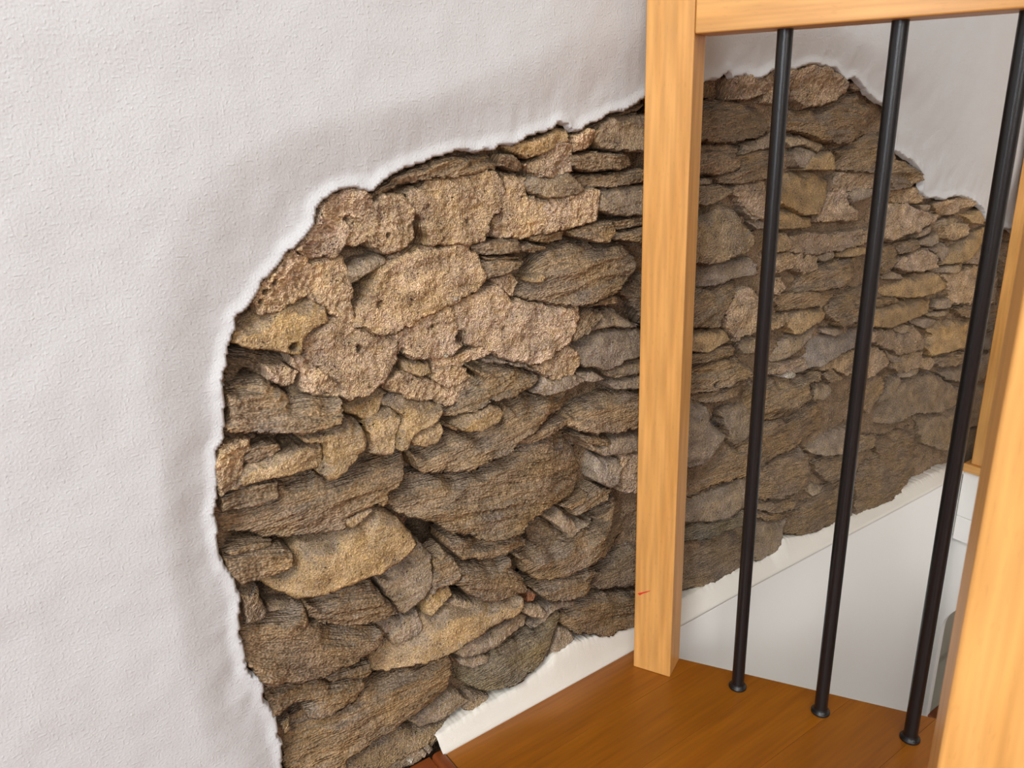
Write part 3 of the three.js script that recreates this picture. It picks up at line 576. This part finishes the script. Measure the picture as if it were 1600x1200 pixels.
// the landing across the stairwell, at the same height
{
  const g = thing('floor_right', [0, 0, 0], 'edge of the wooden landing across the stairwell, white boards under it', undefined, 'structure');
  mesh('floorboard', at(box(0.75, 0.022, 3.8, 0.003, 2), 1.855 + 0.375, 0.009, 1.90), M.oak, g);
  mesh('fascia_board', at(box(0.03, 0.12, 3.8, 0.0012), 1.879, -0.0625, 1.90), M.paint, g);
  mesh('fascia_board', at(box(0.03, 0.064, 3.8, 0.0012), 1.879, -0.1555, 1.90), M.paint, g);
  mesh('deck', at(box(0.70, 0.18, 3.8, 0.001), 2.245, -0.093, 1.90), M.paint, g);
  // the white side of the lower stair's casing, cut along the slope
  const s = new THREE.Shape(); s.moveTo(-0.04, -0.19); s.lineTo(0.155, -0.19); s.lineTo(0.018, -0.408); s.quadraticCurveTo(0.004, -0.43, 0.003, -0.46); s.lineTo(0.001, -2.4); s.lineTo(-0.04, -2.4);
  const e = new THREE.ExtrudeGeometry(s, { depth: 0.02, bevelEnabled: false, curveSegments: 10 });
  e.rotateY(-Math.PI / 2).translate(1.90, 0, 0);
  mesh('casing_panel', e, M.paint, g);
}
{
  const st = thing('stair_tread', [2.2, -0.76, 0.25], 'brown wooden stair tread deep in the stairwell behind the third baluster', 'stair tread');
  mesh('tread', at(box(0.62, 0.035, 0.9, 0.004, 2), 0, 0, 0.2), M.red, st);
  mesh('riser', at(box(0.02, 0.8, 0.88, 0.002, 2), -0.27, -0.42, 0.2), M.paint, st);
}

// ---------------------------------------------------------------- balustrade
const U = new THREE.Vector2(0.435, 0.9004).normalize(), V = new THREE.Vector2(U.y, -U.x), A = new THREE.Vector2(0.748, 0.024), TURN = Math.atan2(-U.y, U.x);
const onRail = (u, v) => [A.x + U.x * u + V.x * v, A.y + U.y * u + V.y * v];
{
  const b = thing('stair_balustrade', [A.x, 0, A.y], 'beech balustrade with square post, top rail and black round bars on the landing edge', 'balustrade');
  b.rotation.y = TURN;    // its own x runs along the rail, its own -z away from the camera
  const post = tag(mesh('newel_post', at(box(0.0605, 1.12, 0.050, 0.0018), 0.03025, 0.56, -0.025), M.oak, b), 'square beech post at the start of the rail');
  const ink = new THREE.Shape(); ink.moveTo(0, 0.002); ink.lineTo(0.004, 0.0); ink.lineTo(0.0075, 0.0035); ink.lineTo(0.014, 0.0078); ink.lineTo(0.0205, 0.0125); ink.lineTo(0.0205, 0.0132); ink.lineTo(0.013, 0.0092); ink.lineTo(0.0068, 0.0058); ink.lineTo(0.0035, 0.0042);
  mesh('pen_mark', new THREE.ExtrudeGeometry(ink, { depth: 0.0003, bevelEnabled: false }).translate(0.0045, 0.136, 0.0001), M.pen, post);
  tag(mesh('handrail', at(box(0.60, 0.095, 0.055, 0.0025), 0.0615 + 0.30, 0.929 + 0.0475, -0.0245), M.oak, b), 'flat beech top rail');
  const bar = new THREE.LatheGeometry([[0, 0], [0.0126, 0], [0.0134, 0.0008], [0.0134, 0.0030], [0.0124, 0.0044], [0.0108, 0.0050], [0.0098, 0.0075], [0.0093, 0.0095]].map(([r, y]) => new THREE.Vector2(r, y)), 40);
  const rod = new THREE.CylinderGeometry(0.0091, 0.0091, 0.93, 40, 1, true).translate(0, 0.466, 0);
  { const uv = rod.attributes.uv; for (let i = 0; i < uv.count; i++) uv.setXY(i, uv.getX(i) * 0.057, uv.getY(i) * 0.92); const u2 = bar.attributes.uv; for (let i = 0; i < u2.count; i++) u2.setXY(i, u2.getX(i) * 0.08, u2.getY(i) * 0.02); }
  for (const u of [0.160, 0.2805, 0.399]) { const r = tag(mesh('baluster', rod.clone().translate(u, 0, -0.025), M.black, b), 'round black metal bar with a small foot flange'); mesh('foot_flange', bar.clone().translate(u, 0, -0.025), M.black, r); }
  mesh('end_post', at(box(0.0605, 1.12, 0.050, 0.0018), 0.69, 0.56, -0.025), M.oak, b);
}
// the post close to the camera
{
  const p = thing('newel_post', [0.467, 0, 0.597], 'large out-of-focus beech post in the right foreground', 'post');
  p.rotation.y = TURN;
  mesh('shaft', at(box(0.075, 1.30, 0.075, 0.003), 0.0375, 0.65, -0.0375), M.oak, p);
}
// the post across the stairwell
{
  const p = thing('newel_post', [1.862, 0.02, 0.013], 'beech post standing across the stairwell at the far end of the stone wall', 'post');
  mesh('shaft', at(box(0.07, 1.10, 0.07, 0.002), 0.037, 0.55, 0.035), M.oak, p);
}

// ---------------------------------------------------------------- the rest of the room, out of view: walls, ceiling, windows, added ones included
{
  const S = (name, parts, label) => { const g = parts.length > 1 ? mergeGeometries(parts.map((p) => p.toNonIndexed ? p.toNonIndexed() : p)) : parts[0]; return tag(mesh(name, g, M.room), label, undefined, undefined, 'structure'); };
  const b = (x0, x1, y0, y1, z0, z1) => at(new THREE.BoxGeometry(x1 - x0, y1 - y0, z1 - z0), (x0 + x1) / 2, (y0 + y1) / 2, (z0 + z1) / 2);
  const Y0 = -2.5, Y1 = 3.4, X0 = -2.4, X1 = 2.6, Z1 = 3.8;
  S('ceiling', [b(X0 - 0.2, -2.35, Y1, Y1 + 0.15, -0.3, Z1 + 0.2), b(-0.85, X1 + 0.2, Y1, Y1 + 0.15, -0.3, Z1 + 0.2), b(-2.35, -0.85, Y1, Y1 + 0.15, -0.3, 1.25), b(-2.35, -0.85, Y1, Y1 + 0.15, 2.75, Z1 + 0.2)], 'white ceiling above the landing');
  S('wall_left', [b(X0 - 0.2, X0, Y0, 0.75, -0.2, Z1 + 0.2), b(X0 - 0.2, X0, 2.15, Y1, -0.2, Z1 + 0.2), b(X0 - 0.2, X0, 0.75, 2.15, -0.2, 1.25), b(X0 - 0.2, X0, 0.75, 2.15, 2.55, Z1 + 0.2)], 'white wall with a window to the left of the stones');
  S('wall_front', [b(X0, -1.7, -0.35, Y1, Z1, Z1 + 0.15), b(-0.3, X1, -0.35, Y1, Z1, Z1 + 0.15), b(-1.7, -0.3, -0.35, 1.2, Z1, Z1 + 0.15), b(-1.7, -0.3, 2.5, Y1, Z1, Z1 + 0.15), b(X0, X1, Y0, -1.35, Z1, Z1 + 0.15), b(X0, 1.05, -1.35, -0.35, Z1, Z1 + 0.15), b(1.85, X1, -1.35, -0.35, Z1, Z1 + 0.15)], 'white wall with added windows behind the camera');
  S('wall_right', [b(X1, X1 + 0.15, Y0, Y1, -0.3, Z1 + 0.2)], 'white wall at the far end of the landing');
  S('wall_core', [b(X0 - 0.2, X1 + 0.15, -0.08, Y1, -0.3, -0.16), b(X0 - 0.2, 0.8, Y0, -0.081, -0.3, -0.061), b(0.8, 1.864, Y0, -0.081, -0.3, -0.061)], 'core of the wall behind the stones');
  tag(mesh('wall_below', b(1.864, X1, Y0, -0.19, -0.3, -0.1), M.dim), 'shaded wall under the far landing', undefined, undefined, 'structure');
  S('floor_below', [b(X0, X1, Y0 - 0.1, Y0, -0.3, Z1)], 'floor at the foot of the stairwell');
  const win = (name, w, h, x, y, z, turn) => {
    const g = thing(name, [x, y, z], 'white framed window with clear panes', undefined, 'structure'); g.rotation.y = turn;
    for (const [fw, fh, fx, fy] of [[w, 0.05, 0, h / 2 - 0.025], [w, 0.05, 0, 0.025 - h / 2], [0.05, h - 0.1, w / 2 - 0.025, 0], [0.05, h - 0.1, 0.025 - w / 2, 0], [0.04, h - 0.1, 0, 0]]) mesh('frame', at(box(fw, fh, 0.05, 0.004), fx, fy, 0), M.paint, g);
    for (const s of [-1, 1]) mesh('pane', at(new THREE.BoxGeometry(w / 2 - 0.07, h - 0.1, 0.004), s * (w / 4 - 0.0025), 0, 0), M.glass, g);
    return g;
  };
  win('window_1', 1.3, 1.4, -2.55, 1.45, 1.9, Math.PI / 2);
  win('added_window_3', 0.8, 1.0, 1.45, -0.85, 3.93, 0);  // unseen window, added to go with the stairwell panel's fill light
  win('added_window_4', 1.4, 1.3, -1.0, 1.85, 3.93, 0);  // unseen window, added to go with the fill that evens the wall
  win('window_2', 1.5, 1.5, -1.6, 3.52, 2.0, 0).rotation.x = Math.PI / 2;
}
renderer.render(scene, camera);
